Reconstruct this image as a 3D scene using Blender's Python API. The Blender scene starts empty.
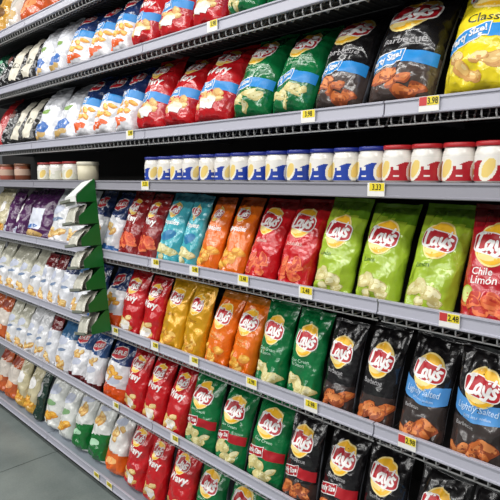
import bpy, bmesh, math, random
from mathutils import Vector, Matrix, noise
C = bpy.context.scene.collection
PI = math.pi
D = 1.393                      # distance from the eye to the front of the shelving
CZ = 1.76                      # eye height

# ------------------------------------------------------------------ materials
def new_mat(name):
    m = bpy.data.materials.new(name); m.use_nodes = True
    nt = m.node_tree; b = nt.nodes['Principled BSDF']
    return m, nt, b
def srgb(c):
    return tuple(((x/255)/12.92 if x/255 <= .04045 else ((x/255+.055)/1.055)**2.4) for x in c)
_m = {}
def foil(rgb, rough=.24, bump=.55, metal=0.0, var=.10):
    k = ('foil', rgb, rough, bump, metal)
    if k in _m: return _m[k]
    m, nt, b = new_mat('foil_%d_%d_%d' % rgb); N = nt.nodes; L = nt.links
    tc = N.new('ShaderNodeTexCoord')
    n1 = N.new('ShaderNodeTexNoise'); n1.inputs['Scale'].default_value = 16; n1.inputs['Detail'].default_value = 2
    L.new(tc.outputs['Object'], n1.inputs['Vector'])
    vo = N.new('ShaderNodeTexVoronoi'); vo.inputs['Scale'].default_value = 17; vo.feature = 'F1'
    mixv = N.new('ShaderNodeVectorMath'); mixv.operation = 'ADD'
    sc = N.new('ShaderNodeVectorMath'); sc.operation = 'SCALE'; sc.inputs['Scale'].default_value = .05
    L.new(n1.outputs['Color'], sc.inputs[0]); L.new(tc.outputs['Object'], mixv.inputs[0]); L.new(sc.outputs[0], mixv.inputs[1])
    L.new(mixv.outputs[0], vo.inputs['Vector'])
    ad = N.new('ShaderNodeMath'); ad.operation = 'ADD'
    L.new(n1.outputs['Fac'], ad.inputs[0]); L.new(vo.outputs['Distance'], ad.inputs[1])
    bp = N.new('ShaderNodeBump'); bp.inputs['Strength'].default_value = bump; bp.inputs['Distance'].default_value = .018
    L.new(ad.outputs[0], bp.inputs['Height']); L.new(bp.outputs[0], b.inputs['Normal'])
    mx = N.new('ShaderNodeMixRGB'); c = srgb(rgb)
    mx.inputs[1].default_value = (*[x*(1-var) for x in c], 1); mx.inputs[2].default_value = (*[min(1, x*(1+var)) for x in c], 1)
    L.new(n1.outputs['Fac'], mx.inputs[0]); L.new(mx.outputs[0], b.inputs['Base Color'])
    b.inputs['Roughness'].default_value = rough; b.inputs['Metallic'].default_value = metal
    b.inputs['Specular IOR Level'].default_value = .7; b.inputs['Coat Weight'].default_value = .35; b.inputs['Coat Roughness'].default_value = .12; L.new(bp.outputs[0], b.inputs['Coat Normal'])
    _m[k] = m; return m
def plain(rgb, rough=.5, metal=0.0, nscale=40, var=.06):
    k = ('plain', rgb, rough, metal)
    if k in _m: return _m[k]
    m, nt, b = new_mat('paint_%d_%d_%d' % rgb); N = nt.nodes; L = nt.links
    tc = N.new('ShaderNodeTexCoord'); n1 = N.new('ShaderNodeTexNoise'); n1.inputs['Scale'].default_value = nscale
    L.new(tc.outputs['Object'], n1.inputs['Vector'])
    mx = N.new('ShaderNodeMixRGB'); c = srgb(rgb)
    mx.inputs[1].default_value = (*[x*(1-var) for x in c], 1); mx.inputs[2].default_value = (*[min(1, x*(1+var)) for x in c], 1)
    L.new(n1.outputs['Fac'], mx.inputs[0]); L.new(mx.outputs[0], b.inputs['Base Color'])
    b.inputs['Roughness'].default_value = rough; b.inputs['Metallic'].default_value = metal
    _m[k] = m; return m

# ------------------------------------------------------------------ object helpers
def link(o, parent=None):
    C.objects.link(o)
    if parent: o.parent = parent
    return o
def mesh_obj(name, verts, faces, mats, parent=None, mi=None, smooth=False):
    me = bpy.data.meshes.new(name); me.from_pydata([tuple(v) for v in verts], [], faces)
    for m in (mats if isinstance(mats, (list, tuple)) else [mats]): me.materials.append(m)
    if mi: me.polygons.foreach_set('material_index', mi)
    if smooth: me.polygons.foreach_set('use_smooth', [True]*len(faces))
    me.update()
    return link(bpy.data.objects.new(name, me), parent)
def tag(o, label=None, cat=None, group=None, kind=None):
    if label: o['label'] = label
    if cat: o['category'] = cat
    if group: o['group'] = group
    if kind: o['kind'] = kind
    return o
def empty(name, loc, rot=(0, 0, 0)):
    o = bpy.data.objects.new(name, None); o.empty_display_size = .05
    o.location = loc; o.rotation_euler = rot
    return link(o)
class MB:
    def __init__(s): s.v = []; s.f = []; s.mi = []
    def add(s, vs, fs, mi=0):
        b = len(s.v); s.v += vs; s.f += [tuple(b+i for i in f) for f in fs]; s.mi += [mi]*len(fs)
    def box(s, x0, x1, y0, y1, z0, z1, mi=0):
        s.add([(x0,y0,z0),(x1,y0,z0),(x1,y1,z0),(x0,y1,z0),(x0,y0,z1),(x1,y0,z1),(x1,y1,z1),(x0,y1,z1)],
              [(0,3,2,1),(4,5,6,7),(0,1,5,4),(1,2,6,5),(2,3,7,6),(3,0,4,7)], mi)
    def prism_x(s, prof, x0, x1, mi=0):     # closed (y,z) profile extruded along x
        n = len(prof)
        s.add([(x0,y,z) for y,z in prof]+[(x1,y,z) for y,z in prof],
              [tuple(range(n))[::-1], tuple(range(n,2*n))]+[(i,(i+1)%n,n+(i+1)%n,n+i) for i in range(n)], mi)
    def tube(s, pts, r, n=6, mi=0):
        rings = []
        P = [Vector(p) for p in pts]
        vs = []
        for i, p in enumerate(P):
            d = (P[min(i+1, len(P)-1)]-P[max(i-1, 0)]).normalized()
            a = d.orthogonal().normalized() if abs(d.x) > .9 else Vector((1,0,0)); b = d.cross(a).normalized(); a = b.cross(d)
            for k in range(n):
                t = 2*PI*k/n; vs.append(tuple(p+a*(r*math.cos(t))+b*(r*math.sin(t))))
        fs = []
        for i in range(len(P)-1):
            for k in range(n): fs.append((i*n+k, i*n+(k+1)%n, (i+1)*n+(k+1)%n, (i+1)*n+k))
        fs += [tuple(range(n))[::-1], tuple(range((len(P)-1)*n, len(P)*n))]
        s.add(vs, fs, mi)
    def lathe(s, prof, n=28, mi=0):          # (r,z) profile; closes where r=0
        vs = []; fs = []
        for r, z in prof:
            for k in range(n):
                t = 2*PI*k/n; vs.append((r*math.cos(t), r*math.sin(t), z))
        for i in range(len(prof)-1):
            for k in range(n): fs.append((i*n+k, i*n+(k+1)%n, (i+1)*n+(k+1)%n, (i+1)*n+k))
        s.add(vs, fs, mi)
    def build(s, name, mats, parent=None, smooth=False):
        return mesh_obj(name, s.v, s.f, mats, parent, s.mi, smooth)

# ------------------------------------------------------------------ flat prints: shapes in bag units, later wrapped on the bag front
_txt = {}
def text2d(word, shear=.0, bold=.0):
    k = (word, shear, bold)
    if k in _txt: return _txt[k]
    cu = bpy.data.curves.new('lettering', 'FONT'); cu.body = word; cu.shear = shear; cu.offset = bold
    cu.resolution_u = 2; cu.fill_mode = 'FRONT'; cu.align_x = 'CENTER'; cu.space_line = .85
    o = bpy.data.objects.new('lettering', cu); C.objects.link(o); bpy.context.view_layer.update()
    me = bpy.data.meshes.new_from_object(o)
    vs = [(v.co.x, v.co.y) for v in me.vertices]; fs = [tuple(p.vertices) for p in me.polygons]
    bpy.data.objects.remove(o); bpy.data.meshes.remove(me); bpy.data.curves.remove(cu)
    xs = [v[0] for v in vs]; ys = [v[1] for v in vs]
    w = max(xs)-min(xs); cx = (max(xs)+min(xs))/2; cy = (max(ys)+min(ys))/2
    _txt[k] = ([((x-cx)/w, (y-cy)/w) for x, y in vs], fs); return _txt[k]
class Print:
    """flat artwork in metres on the bag front: list of (verts, faces, material slot, layer)"""
    def __init__(s, name, child=None): s.name = name; s.parts = []; s.mats = []; s.child = child; s.label = None
    def slot(s, m):
        if m not in s.mats: s.mats.append(m)
        return s.mats.index(m)
    def poly(s, pts, m, layer=0): s.parts.append((list(pts), [tuple(range(len(pts)))], s.slot(m), layer)); return s
    def ellipse(s, cx, cz, rx, rz, m, layer=0, rot=0, n=26, wob=0, seed=0):
        pts = []
        for i in range(n):
            t = 2*PI*i/n; q = 1+wob*math.sin(3*t+seed)+wob*.6*math.sin(5*t+2*seed)
            x = rx*q*math.cos(t); z = rz*q*math.sin(t)
            pts.append((cx+x*math.cos(rot)-z*math.sin(rot), cz+x*math.sin(rot)+z*math.cos(rot)))
        return s.poly(pts, m, layer)
    def text(s, word, cx, cz, width, m, layer=0, rot=0, shear=.15, bold=.012, tall=1.0):
        vs, fs = text2d(word, shear, bold); out = []
        for x, y in vs:
            x *= width; y *= width*tall
            out.append((cx+x*math.cos(rot)-y*math.sin(rot), cz+x*math.sin(rot)+y*math.cos(rot)))
        s.parts.append((out, fs, s.slot(m), layer)); return s
    def brush(s, strokes, cx, cz, k, w, m, layer=0, rot=0):   # rounded brush strokes, k metres per unit
        V = []; Fc = []; ca, sa = math.cos(rot), math.sin(rot)
        def add(ps):
            b0 = len(V); V.extend((cx+k*(x*ca-z*sa), cz+k*(x*sa+z*ca)) for x, z in ps); Fc.append(tuple(range(b0, b0+len(ps))))
        for pts in strokes:
            for x, z in pts: add([(x+w/2*math.cos(PI*i/4), z+w/2*math.sin(PI*i/4)) for i in range(8)])
            for (x0, z0), (x1, z1) in zip(pts, pts[1:]):
                l = math.hypot(x1-x0, z1-z0); nx, nz = -(z1-z0)/l*w/2, (x1-x0)/l*w/2
                add([(x0-nx, z0-nz), (x1-nx, z1-nz), (x1+nx, z1+nz), (x0+nx, z0+nz)])
        s.parts.append((V, Fc, s.slot(m), layer)); return s
    def compile(s, W, H, us, vs):
        """cut along the bag's own grid so the print can follow every crease"""
        if hasattr(s, 'cut'): return
        s.cut = []
        for pts, fs, mi, layer in s.parts:
            bm = bmesh.new(); bv = [bm.verts.new((x/(W/2), z/H, 0)) for x, z in pts]
            for f in fs:
                try: bm.faces.new([bv[i] for i in f])
                except ValueError: pass
            lo = [min(p[0] for p in pts)/(W/2), min(p[1] for p in pts)/H]; hi = [max(p[0] for p in pts)/(W/2), max(p[1] for p in pts)/H]
            for ax, lines in ((0, us), (1, vs)):
                for q in lines:
                    if lo[ax] < q < hi[ax]:
                        co = [0,0,0]; no = [0,0,0]; co[ax] = q; no[ax] = 1
                        bmesh.ops.bisect_plane(bm, geom=bm.verts[:]+bm.edges[:]+bm.faces[:], dist=1e-6, plane_co=co, plane_no=no)
            bm.normal_update()
            for f in bm.faces:
                if f.normal.z < 0: f.normal_flip()
            bm.verts.index_update()
            s.cut.append(([(v.co.x, v.co.y) for v in bm.verts], [tuple(v.index for v in f.verts) for f in bm.faces], mi, layer))
            bm.free()

# ------------------------------------------------------------------ pillow bags
NU, NV = 28, 44
US = [math.sin(PI/2*(-1+2*i/NU)) for i in range(NU+1)]
VS = [j/NV for j in range(NV+1)]
SEAL = .945
def clamp(x, a=0., b=1.): return max(a, min(b, x))
class Bag:
    def __init__(s, W, H, T, seed, rough=1.0):
        s.W, s.H, s.T, s.seed = W, H, T, seed
        rnd = random.Random(seed)
        s.o = Vector((rnd.uniform(0, 90), rnd.uniform(0, 90), rnd.uniform(0, 90)))
        s.bend = rnd.uniform(.015, .05); s.sway = rnd.uniform(-.012, .012); s.rough = rough
        s.front = [[s.pos(u, v, -1) for u in US] for v in VS]
        s.back = [[s.pos(u, v, 1) for u in US] for v in VS]
        s.nrm = [[None]*(NU+1) for _ in VS]
        for j in range(NV+1):
            for i in range(NU+1):
                a = s.front[j][min(i+1, NU)]-s.front[j][max(i-1, 0)]; b = s.front[min(j+1, NV)][i]-s.front[max(j-1, 0)][i]
                n = a.cross(b); s.nrm[j][i] = n.normalized() if n.length > 1e-9 else Vector((0,-1,0))
    def pos(s, u, v, side):
        W, H, T = s.W, s.H, s.T
        a = clamp(v/.17); gb = .35+.65*math.sqrt(1-(1-a)**2)
        b = clamp((SEAL-v)/.42); gt = math.sin(b*PI/2)**.8
        g = gb*gt
        pr = max(0., 1-abs(u)**2.15)**.56
        t = T*g*pr+.0016*(1-abs(u)**8)
        wf = 1-.085*min(gt, gb)-.05*(1-a)**2
        x = u*W/2*wf*(1+.035*s.rough*noise.noise(Vector((1.5*(u > 0), v*5, 21))+s.o)*abs(u))+s.sway*v*v; z = v*H
        y = side*t
        # creases: radiating from both seals, plus broken facets over the belly
        q = Vector((x*14, z*10, side*3.0))+s.o
        n1 = noise.noise(q); n2 = noise.noise(q*2.3)
        rid = (1-abs(n1)*2.2)*.6+(1-abs(n2)*2.2)*.4
        am = s.rough*.0140*pr*min(1, .25+g)
        y += side*am*(rid-.55)
        e = pr*s.rough
        topw = clamp((v-.62)/.2)*clamp((SEAL-v)/.04); botw = clamp((.34-v)/.2)*clamp(v/.05)
        y += side*e*topw*.0085*math.sin(u*11+4*noise.noise(Vector((u*2, v*2.5, 7))+s.o))
        y += side*e*botw*.0085*math.sin(u*9+6*noise.noise(Vector((u*2.2, v*5, 3))+s.o))
        if v >= SEAL-1e-6: y += .004*math.sin(u*4+s.o.x)*(v-SEAL)/(1-SEAL)
        y += s.bend*v*v
        z += .004*noise.noise(Vector((u*2, v*3, 11))+s.o)*clamp(v*6)
        return Vector((x, y, z))
    def at(s, u, v, off):
        u = clamp(u, -1, 1); v = clamp(v, 0, 1)
        fi = (math.asin(u)/(PI/2)+1)/2*NU; i = min(int(fi), NU-1)
        fi = i+(u-US[i])/(US[i+1]-US[i]); fj = v*NV; j = min(int(fj), NV-1); a = fi-i; b = fj-j
        def L(G): return (G[j][i]*(1-a)+G[j][i+1]*a)*(1-b)+(G[j+1][i]*(1-a)+G[j+1][i+1]*a)*b
        return L(s.front)+L(s.nrm).normalized()*off
    def body(s, root, kind):
        js = int(round(SEAL*NV)); vs = []; fs = []; mi = []; n = NU
        ring = 2*NU
        for j in range(js+1):
            for i in range(NU+1): vs.append(s.front[j][i])
            for i in range(NU-1, 0, -1): vs.append(s.back[j][i])
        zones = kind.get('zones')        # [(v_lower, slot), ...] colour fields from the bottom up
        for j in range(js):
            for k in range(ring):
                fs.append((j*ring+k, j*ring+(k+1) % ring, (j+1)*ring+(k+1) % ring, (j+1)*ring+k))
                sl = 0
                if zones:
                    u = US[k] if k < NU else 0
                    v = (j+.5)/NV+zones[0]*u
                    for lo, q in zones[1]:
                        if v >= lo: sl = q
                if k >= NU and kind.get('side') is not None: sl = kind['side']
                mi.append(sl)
        fs.append(tuple(range(ring))[::-1]); mi.append(mi[0])
        b = mesh_obj('body', vs, fs, kind['mats'], root, mi, True)
        # crimped top seal, a flat double strip
        m = MB(); rows = 5
        top = [[s.front[js][i]+(s.front[NV][i]-s.front[js][i])*(r/rows) for i in range(NU+1)] for r in range(rows+1)]
        vv = []
        for r in range(rows+1):
            for i in range(NU+1):
                p = top[r][i].copy(); p.y += (.0012 if r % 2 else -.0012)-.0002; vv.append(p)
        base = len(vv)
        for p in list(vv): vv.append(Vector((p.x, p.y+.0022, p.z)))
        ff = []
        w = NU+1
        for r in range(rows):
            for i in range(NU):
                a = r*w+i; ff.append((a, a+1, a+w+1, a+w)); ff.append((base+a+w, base+a+w+1, base+a+1, base+a))
        for i in range(NU): a = rows*w+i; ff.append((a, a+1, base+a+1, base+a))
        for r in range(rows):
            a = r*w; ff.append((a, a+w, base+a+w, base+a)); a = r*w+NU; ff.append((a+w, a, base+a, base+a+w))
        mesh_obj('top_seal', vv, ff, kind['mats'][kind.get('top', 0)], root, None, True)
        return b
    def put(s, pr, parent, W0, H0, base=0):
        pr.compile(W0, H0, US, VS)
        vs = []; fs = []; mi = []
        for pv, pf, m, layer in pr.cut:
            b = len(vs); off = .0008+.0005*(base+layer)
            vs += [s.at(u, v, off) for u, v in pv]
            fs += [tuple(b+i for i in f) for f in pf]; mi += [m]*len(pf)
        o = mesh_obj(pr.name, vs, fs, pr.mats, parent, mi, True)
        if pr.label: o['label'] = pr.label
        for c in ([pr.child] if pr.child else []): s.put(c, o, W0, H0, base+3.8)
        return o

WHITE = plain((240, 238, 236), .4); CREAM = plain((250, 226, 150), .4); SUN = plain((250, 190, 40), .4)
RIBBON = plain((176, 22, 34), .4); SKY = plain((38, 140, 214), .4); PALEBLUE = plain((150, 200, 235), .4)
NAVY = plain((25, 45, 110), .4); DKGREEN = plain((40, 90, 20), .4); GREY = plain((170, 168, 170), .4)
CHIPS = {'tan': [plain((226, 186, 110), .5), plain((205, 150, 78), .5), plain((240, 214, 150), .5)],
         'bbq': [plain((204, 110, 52), .5), plain((150, 72, 38), .5), plain((224, 140, 80), .5)],
         'red': [plain((214, 84, 48), .5), plain((232, 120, 70), .5), plain((190, 50, 36), .5)],
         'pale': [plain((216, 208, 150), .5), plain((200, 186, 120), .5), plain((232, 226, 180), .5)],
         'gold': [plain((236, 176, 60), .5), plain((214, 140, 40), .5), plain((250, 206, 110), .5)]}
EDGE = plain((120, 62, 24), .5)

W0, H0 = .165, .34
SCRIPT = [[(-.37,.32),(-.41,.06),(-.44,-.17),(-.33,-.19),(-.21,-.16)], [(-.30,.30),(-.37,.32),(-.43,.28)],
          [(-.03,.06),(-.11,.08),(-.18,.0),(-.18,-.11),(-.12,-.16),(-.05,-.10),(-.02,.07)], [(-.02,.07),(-.03,-.12),(.03,-.17)],
          [(.08,.09),(.09,-.06),(.13,-.13),(.20,-.08),(.24,.08)], [(.24,.08),(.21,-.16),(.14,-.29),(.04,-.26)],
          [(.33,.29),(.30,.17)], [(.45,.06),(.38,.09),(.32,.04),(.36,-.03),(.42,-.09),(.39,-.16),(.31,-.17),(.27,-.13)]]
def brand_logo(cx, cz, r, tilt=.02, sx=1.0):
    p = Print('logo'); k = r/.05
    p.ellipse(cx, cz, .052*k*sx, .058*k, CREAM, 0, n=34); p.ellipse(cx, cz, .047*k*sx, .053*k, SUN, 1, n=34)
    p.ellipse(cx-.008*k, cz-.028*k, .030*k*sx, .016*k, CREAM, 1.6, n=18)
    def rib(w, h, m, ly):
        pts = []; n = 26
        for i in range(n):
            t = 2*PI*i/n; c, q = math.cos(t), math.sin(t)
            x = w*math.copysign(abs(c)**.45, c); z = h*math.copysign(abs(q)**.55, q)+.006*k*math.sin(-x/(.05*k)*1.7)
            pts.append((cx+(x*math.cos(tilt)-z*math.sin(tilt))*sx, cz+x*math.sin(tilt)+z*math.cos(tilt)))
        p.poly(pts, m, ly)
    rib(.0565*k, .0300*k, WHITE, 2.0); rib(.0535*k, .0270*k, RIBBON, 2.6)
    t = Print('lettering'); t.brush(SCRIPT, cx, cz-.001*k, .098*k, .088, WHITE, 0, tilt-.05)
    p.child = t; return p
def words(*lines, m=WHITE, name='flavor_text', shear=.05, bold=.008):
    p = Print(name)
    for (w, cx, cz, wd) in lines: p.text(w, cx, cz, wd, m, 0, 0, shear, bold)
    return p
def chips(style, cz, span, n, seed, name='chip_picture', size=.026):
    p = Print(name); rnd = random.Random(seed); ms = CHIPS[style]
    n += 3
    for i in range(n):
        x = (-1+2*(i+.5)/n)*span+rnd.uniform(-.012, .012); z = cz+rnd.uniform(-.030, .032); rt = rnd.uniform(-.9, .9); r = size*.92*rnd.uniform(.75, 1.15)
        q = rnd.randrange(3); ly = (i*7 % n)*.3
        p.ellipse(x, z, r*1.05, r*rnd.uniform(.55, .75), ms[1], ly, rt, 16, .07, i)              # curled far half
        p.ellipse(x-.10*r*math.sin(rt), z+.16*r, r*.94, r*rnd.uniform(.38, .50), ms[0] if q else ms[2], ly+.15, rt, 16, .06, i+2)
        p.ellipse(x+.25*r, z+.22*r, r*.40, r*.16, ms[2], ly+.22, rt, 10, .05, i)
    return p
def size_banner(z, word, left, right, lw=None, edge=None):
    """ribbon across the bag, lettered block on the left"""
    p = Print('banner')
    p.poly([(-.0795, z-.026), (-.040, z-.016), (.012, z-.005), (.012, z+.037), (-.040, z+.024), (-.0795, z+.012)], WHITE, .6)
    p.poly([(-.0795, z-.023), (-.040, z-.013), (.010, z-.002), (.010, z+.034), (-.040, z+.021), (-.0795, z+.009)], left, 1.2)
    p.poly([(.010, z-.008), (.0795, z-.012), (.0795, z+.026), (.010, z+.030)], right, 0)
    t = Print('lettering'); t.text(word, -.034, z+.005, .084, lw or WHITE, 0, .25, .15, .03, 1.35); p.child = t
    return p
def bowl_picture(seed):
    p = chips('tan', .075, .045, 4, seed)
    p.ellipse(.006, .062, .036, .016, WHITE, 2.6); p.ellipse(.006, .070, .036, .013, plain((235, 226, 205), .4), 3.0)
    p.poly([(-.026, .06), (-.018, .036), (.030, .036), (.038, .06)], WHITE, 2.8)
    return p
RED = (196, 22, 30); DRED = (140, 18, 22); GREEN = (8, 112, 58); BLACK = (22, 20, 22); LIME = (164, 192, 52); GOLD = (222, 164, 22)
ORANGE = (232, 112, 16); TEAL = (70, 176, 190); YELLOW = (240, 218, 40); NAVYC = (28, 52, 104); SILVER = foil((176, 180, 190), .3, .3, .3)
WH = (232, 232, 236); PURPLE = (78, 30, 84)
K = {}
def kind(key, desc, mats, prints=(), T=.050, **kw): K[key] = dict(desc=desc, mats=mats, prints=list(prints), T=T, **kw)
SALTED = Print('banner')
top = []; bot = []
for i in range(11):
    t = -1+.2*i; top.append((t*.080, .190+.014*t*t-.006*t)); bot.append((t*.080, .135+.016*t*t-.006*t))
SALTED.poly(bot+top[::-1], plain((84, 152, 216), .4), 0)
SALTED.child = Print('lettering').text('Lightly Salted', 0, .170, .118, plain((205, 228, 250), .4), 0, -.03, .15, .004, 1.2).text('50% less sodium', .004, .150, .075, plain((205, 228, 250), .4), 0, -.03, .05, .002)
kind('party_green', 'green bag with blue banner', [foil(GREEN), foil((20, 80, 46))], [brand_logo(-.008, .248, .054), words(('Sour Cream', 0, .180, .085), ('& Onion', -.012, .164, .058), m=plain((190, 220, 190), .4)), size_banner(.102, 'Party Size!', SKY, SKY), chips('pale', .042, .05, 4, 3)], .058, side=1)
kind('party_black', 'black bag with blue banner', [foil(BLACK), SILVER, foil((78, 66, 62))], [brand_logo(-.008, .258, .058), words(('Barbecue', -.002, .166, .110), m=GREY), size_banner(.102, 'Party Size!', SKY, SKY), chips('bbq', .044, .055, 6, 5)], .060, side=1, zones=(0, [(0, 2), (.33, 0)]))
kind('party_yellow', 'yellow bag with blue banner', [foil(YELLOW), SILVER], [brand_logo(0, .270, .058), words(('Classic', 0, .180, .085), m=plain((70, 70, 40), .4)), size_banner(.128, 'Party Size!', SKY, SKY), chips('tan', .052, .05, 5, 8)], .060)
kind('party_red', 'red bag with blue banner', [foil(RED), SILVER], [brand_logo(0, .262, .040), words(('Wavy', -.002, .192, .105), bold=.03), size_banner(.118, 'Party Size!', SKY, SKY), bowl_picture(4)], .058)
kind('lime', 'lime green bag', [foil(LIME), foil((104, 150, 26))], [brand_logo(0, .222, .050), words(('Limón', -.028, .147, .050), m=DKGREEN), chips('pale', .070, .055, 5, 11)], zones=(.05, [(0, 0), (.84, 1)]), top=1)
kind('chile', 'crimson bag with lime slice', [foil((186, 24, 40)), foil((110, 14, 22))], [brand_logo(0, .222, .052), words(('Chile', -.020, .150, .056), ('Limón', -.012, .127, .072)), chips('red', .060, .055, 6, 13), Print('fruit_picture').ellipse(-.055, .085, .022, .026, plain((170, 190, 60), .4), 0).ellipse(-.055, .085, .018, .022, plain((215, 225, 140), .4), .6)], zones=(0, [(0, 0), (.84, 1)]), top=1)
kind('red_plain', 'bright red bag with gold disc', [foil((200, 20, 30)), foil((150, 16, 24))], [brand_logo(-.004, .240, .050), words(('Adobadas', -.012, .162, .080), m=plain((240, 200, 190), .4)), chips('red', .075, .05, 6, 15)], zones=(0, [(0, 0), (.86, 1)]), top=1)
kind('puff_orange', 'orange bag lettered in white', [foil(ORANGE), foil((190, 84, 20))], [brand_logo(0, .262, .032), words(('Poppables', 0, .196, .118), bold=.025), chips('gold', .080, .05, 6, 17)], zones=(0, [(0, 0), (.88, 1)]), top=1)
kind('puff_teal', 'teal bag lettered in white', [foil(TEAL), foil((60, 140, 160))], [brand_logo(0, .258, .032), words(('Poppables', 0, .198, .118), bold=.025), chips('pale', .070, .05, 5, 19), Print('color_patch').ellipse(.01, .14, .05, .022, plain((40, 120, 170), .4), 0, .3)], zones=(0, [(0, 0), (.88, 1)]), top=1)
kind('dark_red', 'dark red bag with orange chips', [foil(DRED)], [brand_logo(0, .256, .036), words(('Wavy', 0, .194, .108), bold=.035), chips('red', .085, .055, 7, 21, size=.03)])
kind('gold', 'golden yellow bag', [foil(GOLD, .3, .4, .25)], [brand_logo(0, .250, .042), words(('Classic', 0, .178, .064), m=plain((150, 96, 10), .4)), chips('gold', .065, .05, 4, 23)])
kind('orange', 'orange bag with gold disc', [foil(ORANGE), foil((200, 120, 40))], [brand_logo(0, .232, .050), words(('Cheddar &', 0, .155, .078), ('Sour Cream', 0, .137, .086), m=plain((250, 190, 110), .4)), chips('gold', .062, .052, 5, 25)], zones=(.0, [(0, 0), (.90, 1)]), top=1)
kind('green', 'green bag with gold disc', [foil(GREEN)], [brand_logo(0, .228, .050), words(('Sour Cream', -.008, .152, .090), ('& Onion', -.018, .136, .062), m=plain((190, 226, 200), .4)), chips('pale', .066, .055, 5, 27, size=.03)])
kind('black', 'black bag with gold disc', [foil(BLACK), SILVER, foil((58, 46, 44))], [brand_logo(0, .228, .050), words(('Barbecue', -.010, .158, .085), m=GREY), chips('bbq', .070, .052, 6, 29, size=.03)], side=1, zones=(0, [(0, 2), (.34, 0)]))
kind('salted', 'black bag with blue band', [foil(BLACK), SILVER, foil((60, 52, 50))], [brand_logo(.004, .232, .048), SALTED, words(('Barbecue', -.030, .122, .060), m=GREY), chips('bbq', .062, .052, 5, 31, size=.03)], side=1, zones=(0, [(0, 2), (.40, 0)]))
kind('family_green', 'green bag with red banner', [foil(GREEN), SILVER], [brand_logo(0, .244, .050), words(('Sour Cream', 0, .178, .080), m=plain((190, 226, 200), .4)), size_banner(.120, 'Family Size', RIBBON, RIBBON), chips('pale', .056, .052, 5, 33, size=.028)], side=1)
kind('family_black', 'black bag with red banner', [foil(BLACK), SILVER, foil((58, 46, 44))], [brand_logo(0, .244, .050), words(('Barbecue', 0, .178, .080), m=GREY), size_banner(.122, 'Family Size', RIBBON, RIBBON), chips('bbq', .056, .052, 5, 35, size=.028)], side=1, zones=(0, [(0, 2), (.30, 0)]))
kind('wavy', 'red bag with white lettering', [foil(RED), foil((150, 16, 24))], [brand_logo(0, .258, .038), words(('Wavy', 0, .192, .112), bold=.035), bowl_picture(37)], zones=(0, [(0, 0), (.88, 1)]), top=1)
# ridged chips and the white bags farther left
def roundel(cx, cz, r):
    p = Print('logo').ellipse(cx, cz, r*1.25, r*.8, WHITE, 0, .2).ellipse(cx, cz, r*1.15, r*.7, plain((200, 30, 44), .4), .8, .2)
    p.child = Print('lettering').text('RUFFLES', cx, cz, r*2.0, WHITE, 0, .2, .1, .03, 1.3); return p
def patch(m, cx, cz, rx, rz, seed, name='color_patch'): return Print(name).ellipse(cx, cz, rx, rz, m, 0, .2, 18, .08, seed)
BLUE = plain((46, 104, 180), .4); ORG = plain((232, 96, 30), .4); LILAC = plain((190, 196, 214), .4); TAN = plain((206, 170, 104), .5)
kind('ridged_party', 'navy and white bag with blue banner', [foil(WH), foil(NAVYC)], [roundel(0, .262, .045), size_banner(.160, 'Party Size!', SKY, SKY), chips('gold', .105, .05, 4, 41), patch(ORG, -.01, .035, .06, .018, 2)], .058, zones=(.04, [(0, 0), (.52, 1)]), top=1)
kind('ridged_blue', 'navy and white ridged-chip bag', [foil(WH), foil(NAVYC), foil((52, 104, 170))], [roundel(0, .270, .042), chips('tan', .150, .045, 3, 43), patch(LILAC, .0, .11, .05, .02, 3)], zones=(.03, [(0, 2), (.17, 0), (.60, 1)]), top=1)
kind('ridged_orange', 'navy bag with orange base', [foil(WH), foil(NAVYC), foil((226, 84, 20))], [roundel(0, .272, .044), chips('gold', .155, .045, 4, 45), patch(LILAC, .02, .12, .04, .02, 3)], zones=(.03, [(0, 2), (.28, 0), (.66, 1)]), top=1)
kind('ridged_maroon', 'navy and white bag with maroon base', [foil(WH), foil((40, 78, 130)), foil((96, 26, 30))], [roundel(0, .262, .042), chips('tan', .165, .03, 2, 47), patch(LILAC, .0, .12, .05, .02, 3)], zones=(.03, [(0, 2), (.15, 0), (.62, 1)]), top=1)
def white_prints(seed, low='tan'):
    rnd = random.Random(seed)
    q = [patch(LILAC, rnd.uniform(-.02, .02), .205, .052, .028, seed, 'logo'), chips(low, .055, .045, 4, seed), patch(plain((120, 140, 170), .4), .005, .150, .045, .010, seed+1, 'flavor_text')]
    return q
kind('white', 'white chip bag', [foil((226, 227, 230))], white_prints(51))
kind('white_blue', 'white bag with blue marks', [foil((228, 230, 236))], [patch(BLUE, .0, .065, .055, .03, 4, 'logo'), patch(plain((120, 160, 60), .4), .01, .16, .03, .014, 6), patch(TAN, -.005, .022, .06, .014, 5, 'chip_picture')])
kind('white_pale', 'white bag with cream top', [foil((226, 227, 230)), foil((196, 194, 176))], white_prints(53), zones=(.05, [(0, 0), (.55, 1)]), top=1)
kind('white_maroon', 'white bag with maroon top', [foil((226, 227, 232)), foil((120, 24, 28))], white_prints(55), zones=(.02, [(0, 0), (.74, 1)]), top=1)
kind('white_navy', 'white bag with slate navy top', [foil((226, 228, 234)), foil((52, 62, 100))], white_prints(57), zones=(.02, [(0, 0), (.72, 1)]), top=1)
kind('white_steel', 'white bag with steel blue top', [foil((226, 228, 234)), foil((60, 108, 152))], white_prints(59), zones=(.02, [(0, 0), (.68, 1)]), top=1)
kind('purple', 'purple and white chip bag', [foil(PURPLE), foil((222, 218, 226))], [patch(WHITE, -.03, .16, .03, .07, 4, 'logo'), patch(LILAC, -.02, .05, .05, .02, 5)])
kind('purple_wide', 'broad purple bag with white panel', [foil(PURPLE), foil((214, 218, 230))], [Print('panel').poly([(-.078, .07), (.045, .07), (.05, .20), (-.07, .20)], plain((222, 226, 238), .4), 0), Print('chip_picture').ellipse(-.01, .04, .07, .022, TAN, 0), patch(BLUE, -.012, .085, .04, .012, 3, 'flavor_text')], .058)
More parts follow.
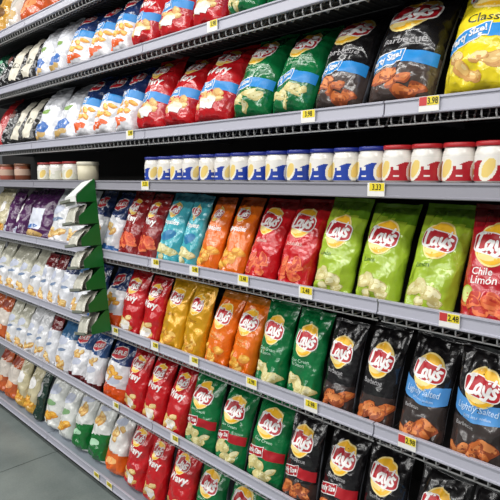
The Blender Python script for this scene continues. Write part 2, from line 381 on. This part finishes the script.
kind('bw', 'black and white striped bag', [foil((30, 28, 28)), foil((224, 218, 200))], [Print('panel').poly([(-.03, .02), (.05, .02), (.06, .30), (-.01, .30)], plain((224, 218, 200), .4), 0), patch(plain((60, 60, 40), .4), .02, .12, .03, .02, 3, 'logo')], .058)
kind('black_small', 'plain black chip bag', [foil((26, 26, 28))], [patch(plain((110, 60, 50), .4), 0, .2, .04, .03, 3, 'logo'), patch(GREY, 0, .08, .04, .014, 3, 'flavor_text')], .058)
kind('red_small', 'red chip bag', [foil((180, 40, 44))], [patch(plain((230, 180, 170), .4), 0, .1, .05, .05, 3, 'logo')])
kind('forest', 'dark green chip bag', [foil((20, 70, 50))], [patch(plain((120, 190, 150), .4), 0, .2, .04, .02, 3, 'logo'), patch(plain((200, 60, 60), .4), 0, .07, .06, .03, 3)], .058)
kind('gold_top', 'golden snack bag', [foil((214, 160, 60))], [patch(plain((120, 80, 30), .4), 0, .12, .05, .04, 3, 'logo')], .058)
kind('cream_top', 'cream white snack bag', [foil((226, 218, 208))], [patch(TAN, 0, .06, .06, .03, 3, 'logo')], .058)
kind('orange_top', 'deep orange snack bag', [foil((214, 92, 40))], [patch(plain((236, 150, 90), .4), 0, .07, .06, .03, 3, 'chip_picture'), patch(plain((230, 200, 180), .4), 0, .17, .06, .03, 3, 'logo')], .058)
kind('cream_gold', 'cream and gold chip bag', [foil((206, 196, 160)), foil((206, 158, 60))], [patch(WHITE, 0, .2, .05, .04, 3, 'logo'), chips('gold', .08, .05, 5, 61)], zones=(.1, [(0, 1), (.3, 0)]))
kind('clay', 'rust orange and white bag', [foil((196, 92, 40)), foil((216, 206, 196))], [patch(plain((240, 170, 120), .4), 0, .1, .05, .03, 3, 'chip_picture'), patch(plain((150, 60, 40), .4), 0, .27, .05, .03, 3, 'logo')], zones=(.05, [(0, 0), (.38, 1), (.7, 0)]))
kind('corn_green', 'white bag with green base', [foil((228, 230, 226)), foil((10, 110, 44))], [chips('tan', .235, .03, 2, 63, size=.03), patch(plain((180, 226, 190), .4), .0, .105, .04, .018, 3, 'flavor_text'), patch(LILAC, 0, .29, .05, .016, 3, 'logo')], .058, zones=(-.05, [(0, 1), (.44, 0)]))
kind('corn_orange', 'white bag with orange base', [foil((228, 226, 222)), foil((230, 104, 26))], [chips('tan', .22, .03, 3, 65, size=.03), patch(plain((250, 190, 120), .4), .0, .07, .05, .02, 3, 'flavor_text'), patch(LILAC, 0, .27, .05, .02, 3, 'logo')], .058, zones=(.05, [(0, 1), (.36, 0)]))
kind('corn_white', 'white bag with chip picture', [foil((224, 226, 222)), foil((60, 110, 60))], [chips('gold', .07, .05, 5, 67, size=.03), patch(plain((130, 170, 120), .4), .0, .16, .05, .018, 3, 'flavor_text'), patch(LILAC, 0, .24, .05, .03, 3, 'logo')], .058)
kind('dark_leaf', 'narrow dark green bag', [foil((20, 52, 40))], [patch(GREY, 0, .2, .03, .05, 3, 'logo')])

ROW = {0: 'the topmost shelf in view', 1: 'second shelf above jars', 2: 'shelf just above jars', 3: 'shelf just below jars', 4: 'second shelf below jars', 5: 'third shelf below jars', 6: 'bottom deck by floor'}
RAIL = {0: 2.694, 1: 2.350, 2: 1.980, 3: 1.747, 4: 1.395, 5: 1.000, 6: .590, 7: .098}   # heights of the price rails' upper edges
def drop(lv): return .016 if lv <= 2 else .054
FDROP = .054                                                                             # wire deck hangs this far below
BAGS = {   # row: (rail, bag height, lean, [(x0, x1, kind[, lean])...])
 0: (0, .40, 18, [(-3.86,-3.64,'gold_top'),(-3.63,-3.42,'cream_top'),(-3.41,-3.14,'orange_top'),(-3.12,-2.86,'orange_top')]),
 1: (1, .333, 17, [(-3.94,-3.77,'forest'),(-3.76,-3.62,'black_small'),(-3.61,-3.43,'bw'),(-3.42,-3.24,'bw'),(-3.22,-3.03,'white_blue'),(-3.02,-2.84,'white_blue'),(-2.83,-2.60,'ridged_party'),(-2.59,-2.38,'ridged_party'),(-2.375,-2.19,'ridged_party'),(-2.185,-2.0,'party_red'),(-1.995,-1.77,'party_red'),(-1.765,-1.56,'party_red'),(-1.55,-1.36,'party_green'),(-1.355,-1.15,'party_green')]),
 2: (2, .368, 21, [(-3.93,-3.78,'red_small'),(-3.77,-3.64,'black_small'),(-3.63,-3.47,'bw'),(-3.46,-3.29,'bw'),(-3.27,-3.02,'white_blue'),(-3.0,-2.77,'white_blue'),(-2.76,-2.57,'ridged_party'),(-2.565,-2.36,'ridged_party'),(-2.355,-2.17,'ridged_party'),(-2.165,-1.95,'party_red'),(-1.945,-1.75,'party_red'),(-1.745,-1.515,'party_red'),(-1.51,-1.31,'party_green'),(-1.305,-1.12,'party_green'),(-1.115,-.925,'party_black'),(-.915,-.69,'party_black',18),(-.68,-.45,'party_yellow',18)]),
 3: (4, .355, 14, [(-4.14,-4.0,'cream_gold'),(-3.98,-3.85,'cream_gold'),(-3.84,-3.68,'purple'),(-3.67,-3.51,'purple'),(-3.49,-3.17,'purple_wide'),(-3.15,-2.93,'white'),(-2.92,-2.72,'white'),(-2.66,-2.51,'ridged_blue'),(-2.505,-2.365,'ridged_blue'),(-2.355,-2.185,'dark_red'),(-2.18,-2.03,'dark_red'),(-2.025,-1.865,'puff_teal'),(-1.86,-1.735,'puff_teal'),(-1.73,-1.6,'puff_orange',18),(-1.595,-1.455,'puff_orange',18),(-1.45,-1.29,'red_plain',17),(-1.285,-1.12,'red_plain',16),(-1.115,-.955,'lime',13),(-.95,-.785,'lime',13),(-.78,-.615,'lime',14),(-.61,-.44,'chile',12)]),
 4: (5, .338, 11, [(-4.24,-4.08,'white_pale'),(-4.06,-3.89,'white_pale'),(-3.88,-3.69,'white_pale'),(-3.68,-3.52,'white_pale'),(-3.51,-3.34,'white_pale'),(-3.33,-3.2,'white_maroon'),(-3.19,-3.07,'white_maroon'),(-3.06,-2.91,'white_navy'),(-2.9,-2.73,'white_steel'),(-2.68,-2.55,'ridged_blue'),(-2.535,-2.375,'ridged_orange'),(-2.365,-2.185,'wavy'),(-2.18,-2.025,'wavy'),(-2.015,-1.85,'gold',11),(-1.845,-1.695,'gold',10),(-1.69,-1.545,'orange',13),(-1.54,-1.395,'orange',13),(-1.385,-1.23,'green',12),(-1.225,-1.075,'green',9),(-1.065,-.93,'black',8),(-.92,-.785,'black',8),(-.775,-.625,'salted',7),(-.615,-.45,'salted',6)]),
 5: (6, .335, 11, [(-4.32,-4.15,'clay'),(-4.12,-3.95,'clay'),(-3.93,-3.78,'white_pale'),(-3.77,-3.61,'white_pale'),(-3.6,-3.46,'white'),(-3.45,-3.31,'white'),(-3.3,-3.16,'white_maroon'),(-3.15,-2.96,'white_steel'),(-2.95,-2.77,'ridged_maroon'),(-2.76,-2.6,'ridged_maroon'),(-2.57,-2.36,'ridged_orange'),(-2.345,-2.175,'wavy',8),(-2.17,-2.005,'wavy'),(-2.0,-1.845,'wavy'),(-1.835,-1.635,'family_green'),(-1.63,-1.45,'family_green'),(-1.445,-1.25,'family_green'),(-1.24,-1.08,'family_black'),(-1.075,-.915,'family_black'),(-.905,-.745,'family_black'),(-.735,-.575,'salted'),(-.565,-.40,'salted')]),
 6: (7, .36, 11, [(-4.22,-4.04,'clay'),(-4.02,-3.84,'clay'),(-3.83,-3.67,'cream_gold'),(-3.66,-3.5,'cream_gold'),(-3.49,-3.39,'dark_leaf'),(-3.36,-3.15,'corn_white'),(-3.14,-2.98,'corn_white'),(-2.96,-2.78,'corn_green'),(-2.77,-2.59,'corn_green'),(-2.57,-2.4,'corn_orange'),(-2.385,-2.2,'wavy'),(-2.19,-2.025,'wavy'),(-2.01,-1.82,'wavy'),(-1.81,-1.62,'family_green'),(-1.61,-1.42,'family_green')]),
}
NUM = ['', 'one', 'two', 'three', 'four', 'five']
ORD = ['', 'leftmost', 'second from left', 'third from left', 'fourth from left']
def place(i, n):
    if n == 1: return ''
    if i == n-1: return ', rightmost of %s' % NUM[n]
    if n == 3 and i == 1: return ', middle of three'
    return ', %s of %s' % (ORD[i+1], NUM[n])
sd = 100
for row, (rail, H, lean, items) in BAGS.items():
    zb = RAIL[rail]-(drop(rail) if rail < 7 else 0)+.004
    for idx, it in enumerate(items):
        x0, x1, kk = it[:3]; ln = it[3] if len(it) > 3 else lean
        k = K[kk]; sd += 1; rnd = random.Random(sd)
        T = k['T']*min(1.2, (x1-x0)/.165); f = (D+.060)/1.423; sh = -.03 if row == 2 else -.012; x0 = x0*f+sh; x1 = x1*f+sh; W = (x1-x0)*.99
        same = [q for q in items if q[2] == kk]; pl = place(same.index(it), len(same))
        yb = D+.016+T*.92+(.004 if rail == 7 else 0)
        h = H*rnd.uniform(.975, 1.01)
        root = empty('chip_bag', ((x0+x1)/2, yb, zb+T*.42*math.sin(math.radians(ln))), (-math.radians(ln+rnd.uniform(-1.5, 1.5)), math.radians(rnd.uniform(-.6, 2.0)), math.radians(rnd.uniform(-2, 2))))
        tag(root, '%s%s, on %s' % (k['desc'], pl, ROW[row]), 'chip bag', '%ss on %s' % (k['desc'], ROW[row]) if len(same) > 1 else None)
        bag = Bag(W, h, T, sd)
        bag.body(root, k)
        for p in k['prints']: bag.put(p, root, W0, H0)

# ------------------------------------------------------------------ shelving
GREYM = plain((186, 186, 198), .42, .0, 8, .03); RAILM = plain((178, 178, 190), .38, 0, 6, .02); WIREM = plain((96, 96, 98), .5, .2); FENCEM = plain((168, 168, 168), .4); DECKM = plain((120, 120, 124), .5)
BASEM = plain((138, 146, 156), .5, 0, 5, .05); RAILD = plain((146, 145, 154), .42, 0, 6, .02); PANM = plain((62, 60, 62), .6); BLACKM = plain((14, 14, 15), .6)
X0 = -.853; SEC = 1.222; DEPTH = .53
SECNAME = ['right end section', 'middle section', 'section behind green display', 'far left section']
HOLD = {0: 'topmost row', 1: 'second bag row above jars', 2: 'bag row just above jars', 3: 'dip jars', 4: 'bag row just below jars', 5: 'second bag row below jars', 6: 'third bag row below jars'}
def rail_profile(y, z, h=.046):
    # shallow channel with an upper and a lower lip
    return [(y+.012, z-h), (y, z-h), (y-.002, z-h+.002), (y-.002, z-h+.006), (y+.003, z-h+.008), (y+.005, z-.008), (y, z-.006), (y, z-.001), (y+.002, z), (y+.012, z)]
def shelf(lv, sec):
    z = RAIL[lv]; xa = X0-SEC*sec+.0025; xb = X0-SEC*(sec-1)-.0025
    if sec == 0: xa, xb = X0+.0025, X0+SEC-.0025
    else: xa, xb = X0-SEC*sec+.0025, X0-SEC*(sec-1)-.0025
    r = empty('gondola_shelf', ((xa+xb)/2, D, z))
    tag(r, 'grey shelf holding the %s, %s' % (HOLD[lv], SECNAME[sec]), 'shelf', 'grey shelves with price rails')
    L = (xb-xa)/2
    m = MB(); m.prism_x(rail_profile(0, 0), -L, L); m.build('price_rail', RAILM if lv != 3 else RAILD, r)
    if lv == 3:
        m = MB(); m.box(-L, L, .010, DEPTH, -.030, -.001); m.build('deck', DECKM, r)
    else:
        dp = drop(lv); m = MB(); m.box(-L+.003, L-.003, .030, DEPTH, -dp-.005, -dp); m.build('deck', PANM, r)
        m = MB(); n = 33; dz = -FDROP-.0125
        for i in range(n):
            x = -L+.018+(2*L-.036)*i/(n-1)
            m.tube([(x, .010, -.040), (x, .010, dz+.006), (x, .013, dz+.001), (x, .020, dz), (x, .05, dz), (x, .075, -dp-.006)], .0023, 5)
        m.tube([(-L+.004, .018, dz-.0035), (L-.004, .018, dz-.0035)], .0024, 6)
        m.build('wire_fence', FENCEM, r); m = MB()
        dz = -dp-.0085
        for i in range(n):
            x = -L+.018+(2*L-.036)*i/(n-1); m.tube([(x, .08, dz), (x, DEPTH-.004, dz)], .0021, 5)
        for y in (.082, .13, .26, .39, .515): m.tube([(-L+.004, y, dz-.0035), (L-.004, y, dz-.0035)], .0022, 6)
        m.build('wire_grid', WIREM, r)
    for s in (-1, 1):
        m = MB(); x = s*(L-.004); b = -.031 if lv == 3 else -drop(lv)-.0055
        m.add([(x-.0015, .03, b), (x-.0015, DEPTH, b), (x-.0015, DEPTH, b-.026), (x-.0015, .03, b-.010), (x+.0015, .03, b), (x+.0015, DEPTH, b), (x+.0015, DEPTH, b-.026), (x+.0015, .03, b-.010)],
              [(0,1,2,3),(7,6,5,4),(0,4,5,1),(1,5,6,2),(2,6,7,3),(3,7,4,0)]); m.build('bracket', DECKM, r)
for lv in range(0, 7):
    for sec in range(4):
        if (lv, sec) in ((0, 0), (0, 1), (6, 0)): continue
        shelf(lv, sec)
for sec in (1, 2, 3):
    xa, xb = X0-SEC*sec+.0025, X0-SEC*(sec-1)-.0025; L = (xb-xa)/2; z = RAIL[7]
    r = empty('base_deck', ((xa+xb)/2, D, 0)); tag(r, 'grey bottom deck with black kick plate, %s' % SECNAME[sec], 'shelf', 'bottom decks')
    m = MB(); m.box(-L, L, .008, DEPTH, z-.030, z-.001); m.build('deck', BASEM, r)
    m = MB(); m.prism_x(rail_profile(0, z, .046), -L, L); m.build('price_rail', RAILM, r)
    m = MB(); m.box(-L, L, .035, .05, 0, z-.030); m.build('kick_plate', BLACKM, r)

# ------------------------------------------------------------------ price tags in the rails
TAGY = plain((236, 214, 50), .4); TAGR = plain((200, 60, 60), .4); TAGW = plain((238, 236, 232), .4); INK = plain((40, 36, 20), .4)
TAGS = [(2,-.712,'3.98','red','yellow and red price tag below the wide black bag'), (2,-1.13,'3.98','y','yellow price tag under second green blue-bannered bag, above jars'), (2,-2.19,'3.98','w','small white price tag under ridged-chip bags, above the jars'),
 (1,-1.60,'3.98','w','white price tag on the high rail under red bags'),
 (3,-.868,'3.33','y','yellow price tag where blue-lidded jars meet red-lidded jars'), (3,-2.075,'3.33','y','yellow price tag below the leftmost blue-lidded jar'),
 (4,-.625,'2.48','red','red and yellow price tag below the rightmost lime green bag'), (4,-1.13,'2.48','y','yellow price tag between bright red and lime green bags'), (4,-1.435,'2.48','y','yellow price tag below the left bright red bag'), (4,-1.73,'2.48','w','price tag below the left orange white-lettered bag'), (4,-2.01,'2.48','w','price tag below the left teal bag'),
 (5,-.735,'2.98','red','red and yellow price tag below left black blue-band bag'), (5,-1.10,'2.98','y','yellow price tag below the right green gold-disc bag'), (5,-1.39,'2.98','y','yellow price tag between orange and green bags, second shelf below jars'), (5,-1.74,'2.98','w','price tag below the right golden yellow bag'), (5,-2.03,'2.98','w','price tag below the left golden yellow bag'), (5,-2.38,'2.98','w','price tag below the red bags nearest the green display'),
 (6,-1.89,'3.50','w','price tag below the rightmost red bag, third shelf below jars'), (6,-2.40,'3.50','w','price tag beneath the orange-based navy bag, third shelf below jars'),
 (7,-2.64,'3.50','y','left yellow price tag on the bottom deck edge'), (7,-2.50,'3.50','y','right yellow price tag on the bottom deck edge')]
for lv, x, num, st, lab in TAGS:
    z = RAIL[lv]-.0425
    r = empty('price_tag', (x, D-.0022, z)); tag(r, lab, 'price tag', 'price tags in the rails')
    m = MB(); m.box(-.029, .029, -.0015, .0015, .001, .041); m.build('card', TAGW, r)
    if st == 'red':
        m = MB(); m.box(-.028, -.006, -.0022, -.0014, .017, .040); m.build('offer_panel', TAGR, r)
    m = MB(); m.box(-.005 if st == 'red' else (-.012 if st == 'w' else -.022), .028, -.0022, -.0014, .017, .040); pp = m.build('price_panel', TAGY, r)
    vs, fs = text2d(num, 0, .02); cx = .0115 if st == 'red' else (.008 if st == 'w' else .003)
    mesh_obj('lettering', [(cx+a*.030, -.0027, .0285+b*.030*1.3) for a, b in vs], fs, INK, pp)

# ------------------------------------------------------------------ dip jars on the eye-level shelf
def jar_master(lidc, bandc, label):
    r = empty('dip_jar', (0, 0, 0))
    m = MB(); m.lathe([(0, 0), (.037, 0), (.0405, .004), (.0415, .012), (.0415, .072), (.040, .080), (.0375, .086), (.037, .0915), (0, .0915)], 32)
    m.build('jar_body', foil((232, 228, 220), .25, .02), r, True)
    m = MB(); m.lathe([(.0385, .092), (.0400, .093), (.0405, .095), (.0405, .102), (.039, .1045), (.030, .1045), (.029, .1035), (0, .1035)], 36); m.lathe([(.0385, .092), (0, .092)], 36)
    m.build('lid', plain(lidc, .35), r, True)
    # wrap-round label: coloured base, white crest, golden chip pictures
    n, k = 132, 30; vs = []; fs = []; mi = []
    for j in range(k+1):
        for i in range(n):
            t = 2*PI*i/n; vs.append((.0420*math.cos(t), .0420*math.sin(t), .005+.064*j/k))
    for j in range(k):
        for i in range(n):
            fs.append((j*n+i, j*n+(i+1) % n, (j+1)*n+(i+1) % n, (j+1)*n+i))
            a = (i/n*3) % 1.0; b = (j+.5)/k; s = 0 if b < .70+.10*math.sin(a*2*PI+.6) else 1
            if ((a-.40-.12*(b-.5))/.25)**2+((b-.46)/.47)**2 < 1: s = 3
            if ((a-.42-.22*(b-.5))/.17)**2+((b-.50)/.38)**2 < 1: s = 2
            if .74 < a < .90 and .46 < b < .62: s = 1
            if .74 < a < .93 and .16 < b < .22: s = 1
            mi.append(s)
    mesh_obj('label', vs, fs, [plain(bandc, .4), plain((236, 232, 226), .4), plain((236, 206, 120), .4), plain((240, 236, 220), .4)], r, mi, True)
    return r
def dup(root):
    c = root.copy(); C.objects.link(c)
    for ch in root.children:
        d = ch.copy(); C.objects.link(d); d.parent = c
    return c
random.seed(5)
bj = jar_master((30, 44, 130), (28, 62, 160), ''); NB = 13
ORDN = ['leftmost', 'second', 'third', 'fourth', 'fifth', 'sixth', 'seventh', 'eighth', 'ninth', 'tenth', 'eleventh', 'twelfth', 'rightmost']
for i in range(NB):
    o = bj if i == 0 else dup(bj)
    o.scale = (1.1, 1.1, 1.03); o.location = (-2.088+i*.0972, D+.060+random.uniform(-.006, .006), RAIL[3]); o.rotation_euler.z = random.uniform(0, 6.3)
    tag(o, 'blue-lidded dip jar, %s of the blue row counted from the left' % ORDN[i], 'jar', 'blue-lidded dip jars')
rj = jar_master((176, 34, 40), (176, 30, 42), '')
for i in range(5):
    o = rj if i == 0 else dup(rj)
    o.scale = (1.06, 1.06, 1.03); o.location = (-.832+i*.0915, D+.058+random.uniform(-.004, .004), RAIL[3]); o.rotation_euler.z = random.uniform(0, 6.3)
    tag(o, 'red-lidded dip jar, %s of the red row counted from the left' % ORDN[i], 'jar', 'red-lidded dip jars')
sj = jar_master((150, 40, 40), (216, 216, 200), '')
for i in range(3):
    o = sj if i == 0 else dup(sj)
    o.location = (-3.23+i*.165, D+.060, RAIL[3]); o.rotation_euler.z = 1.1*i+.3; o.scale = (1.25, 1.25, 1.0)
    tag(o, 'pale jar with maroon lid, %s of three left of the green display' % ['leftmost', 'middle', 'rightmost'][i], 'jar', 'pale jars with maroon lids')
cj = empty('dip_tub', (-2.74, D+.075, RAIL[3])); tag(cj, 'cream dip tub standing above the green display', 'jar')
m = MB(); m.lathe([(0, 0), (.050, 0), (.055, .004), (.057, .08), (0, .08)], 32); m.build('tub_body', plain((214, 206, 178), .4), cj, True)
m = MB(); m.lathe([(0, .081), (.058, .081), (.060, .084), (.060, .097), (.056, .1), (0, .1)], 32); m.build('lid', plain((216, 210, 190), .4), cj, True)
for i, (x, c, lab) in enumerate([(-3.60, (120, 66, 44), 'brown can, right of the two on the jar shelf far left'), (-3.86, (160, 84, 66), 'reddish brown can at the far left of the jar shelf')]):
    r = empty('snack_can', (x, D+.065, RAIL[3])); tag(r, lab, 'can', 'cans on the jar shelf')
    m = MB(); m.lathe([(0, 0), (.048, 0), (.050, .003), (.050, .09), (0, .09)], 32); m.build('can_body', plain(c, .35), r, True)
    m = MB(); m.lathe([(0, .0905), (.0505, .0905), (.0515, .093), (.0515, .102), (.049, .105), (0, .105)], 32); m.build('lid', plain((120, 80, 58), .4), r, True)
    m = MB(); m.lathe([(.0506, .03), (.0506, .07)], 32); m.build('label', plain((200, 170, 150), .4), r, True)

# ------------------------------------------------------------------ green tiered display clipped to the rails
GRN = plain((14, 104, 36), .45, 0, 12); rk = empty('tiered_display', (-2.42, D-.0022, .975), (0, -.145, 0))
tag(rk, 'green and white tiered packet display hanging on the shelf fronts', 'display')
TH = .112; NT = 7; WD = .115; DP = .112
m = MB(); m.box(-WD, 0, -.004, 0, 0, TH*NT+.004); m.build('back_panel', GRN, rk)
PK = foil((200, 198, 184)); pk = dict(mats=[PK], desc='')
TIER = ['bottom', 'sixth from top', 'fifth from top', 'fourth from top', 'third from top', 'second from top', 'top']
for t in range(NT):
    z = t*TH
    m = MB(); m.box(-WD+.003, -.003, -DP-.035, -.004, z, z+.003); m.box(-WD+.003, -.003, -DP-.035, -DP-.032, z, z+.016); tr = m.build('tray', plain((120, 124, 112), .5), rk)
    for s in (0, 1):
        m = MB(); xa = -WD if s == 0 else -.003
        prof = [(-DP+.004, z), (-.004, z), (-.004, z+TH-.004), (-.020, z+TH-.004), (-DP+.004, z+.040)]
        m.prism_x(prof, xa, xa+.003); m.build('side_panel', GRN, tr)
m = MB(); z = (NT-1)*TH
m.prism_x([(-DP, z+.030), (-.012, z+TH-.002), (-.012, z+TH+.002), (-DP-.003, z+.034)], -WD, 0); m.prism_x([(-DP-.003, z-.012), (-DP-.0005, z-.012), (-DP-.0005, z+.033), (-DP-.003, z+.033)], -WD, 0)
m.build('header', plain((236, 238, 234), .45), rk)
M = Matrix.Translation(rk.location) @ rk.rotation_euler.to_matrix().to_4x4()
for t in range(NT-1):
    for q in range(2):
        p = M @ Vector((-WD/2, -DP-.018+.044*q, t*TH+.0055))
        r = empty('snack_packet', p, (-.12, -.145, 0)); sd += 1
        tag(r, 'pale packet, %s of the %s tray of green display' % (['front', 'rear'][q], TIER[t]), 'packet', 'pale packets in the green display')
        b = Bag(.102, .088+.010*q, .010, sd, .3); b.body(r, pk)

# ------------------------------------------------------------------ setting
fm, nt, b = new_mat('polished_concrete'); N = nt.nodes; L = nt.links
tc = N.new('ShaderNodeNewGeometry'); n1 = N.new('ShaderNodeTexNoise'); n1.inputs['Scale'].default_value = 3.5; n1.inputs['Detail'].default_value = 8
n2 = N.new('ShaderNodeTexNoise'); n2.inputs['Scale'].default_value = 90; n2.inputs['Detail'].default_value = 4
L.new(tc.outputs['Position'], n1.inputs['Vector']); L.new(tc.outputs['Position'], n2.inputs['Vector'])
rp = N.new('ShaderNodeValToRGB'); rp.color_ramp.elements[0].position = .3; rp.color_ramp.elements[1].position = .7
rp.color_ramp.elements[0].color = (*srgb((108, 118, 116)), 1); rp.color_ramp.elements[1].color = (*srgb((136, 144, 140)), 1)
ad = N.new('ShaderNodeMath'); ad.operation = 'MULTIPLY_ADD'; ad.inputs[1].default_value = .35; L.new(n2.outputs['Fac'], ad.inputs[0]); L.new(n1.outputs['Fac'], ad.inputs[2])
sb = N.new('ShaderNodeMath'); sb.operation = 'SUBTRACT'; sb.inputs[1].default_value = .17; L.new(ad.outputs[0], sb.inputs[0]); L.new(sb.outputs[0], rp.inputs[0])
L.new(rp.outputs[0], b.inputs['Base Color']); b.inputs['Roughness'].default_value = .38
# floor slabs either side of a saw-cut joint
m = MB(); m.box(-7, -3.205, -4, D+DEPTH+.04, -.05, 0); m.box(-3.199, 2.5, -4, D+DEPTH+.04, -.05, 0); m.box(-7, 2.5, -4, D+DEPTH+.04, -.08, -.012)
fl = m.build('floor', fm); tag(fl, kind='structure')
wm = plain((24, 21, 20), .7, 0, 30)
m = MB(); m.box(-5.2, 1.0, D+DEPTH, D+DEPTH+.03, 0, 3.4); w = m.build('wall_back', wm); tag(w, kind='structure')

# ------------------------------------------------------------------ store lighting
def area(name, loc, sx, sy, power, rot=(0, 0, 0), col=(1, .985, .96)):
    l = bpy.data.lights.new(name, 'AREA'); l.shape = 'RECTANGLE'; l.size = sx; l.size_y = sy; l.energy = power; l.color = col
    o = bpy.data.objects.new(name, l); o.location = loc; o.rotation_euler = rot; C.objects.link(o); return o
area('unseen_lamp', (-2.2, -.05, 3.75), 9, .3, 150)
area('unseen_lamp', (-2.5, -6.0, 4.3), 10, .3, 190, (math.radians(50), 0, 0))  # unseen row far across the store, added for low-angle light and foil glints
area('unseen_lamp', (-2.2, -2.8, 4.3), 9, .3, 150, (math.radians(25), 0, 0))
w = bpy.data.worlds.new('store'); bpy.context.scene.world = w; w.use_nodes = True
w.node_tree.nodes['Background'].inputs['Color'].default_value = (.93, .96, 1, 1); w.node_tree.nodes['Background'].inputs['Strength'].default_value = .13

# ------------------------------------------------------------------ camera
cam = bpy.data.cameras.new('camera'); cam.sensor_width = 36; cam.lens = 535/500*36; cam.clip_start = .01
co = bpy.data.objects.new('camera', cam); C.objects.link(co); co.location = (0, 0, CZ)
yaw, pit = math.radians(44.85), math.radians(7.68)
fw = Vector((-math.cos(yaw)*math.cos(pit), math.sin(yaw)*math.cos(pit), -math.sin(pit)))
co.rotation_euler = fw.to_track_quat('-Z', 'Y').to_euler()
sc = bpy.context.scene; sc.camera = co
sc.view_settings.view_transform = 'Standard'; sc.view_settings.look = 'None'; sc.view_settings.exposure = -.06; sc.view_settings.gamma = 1
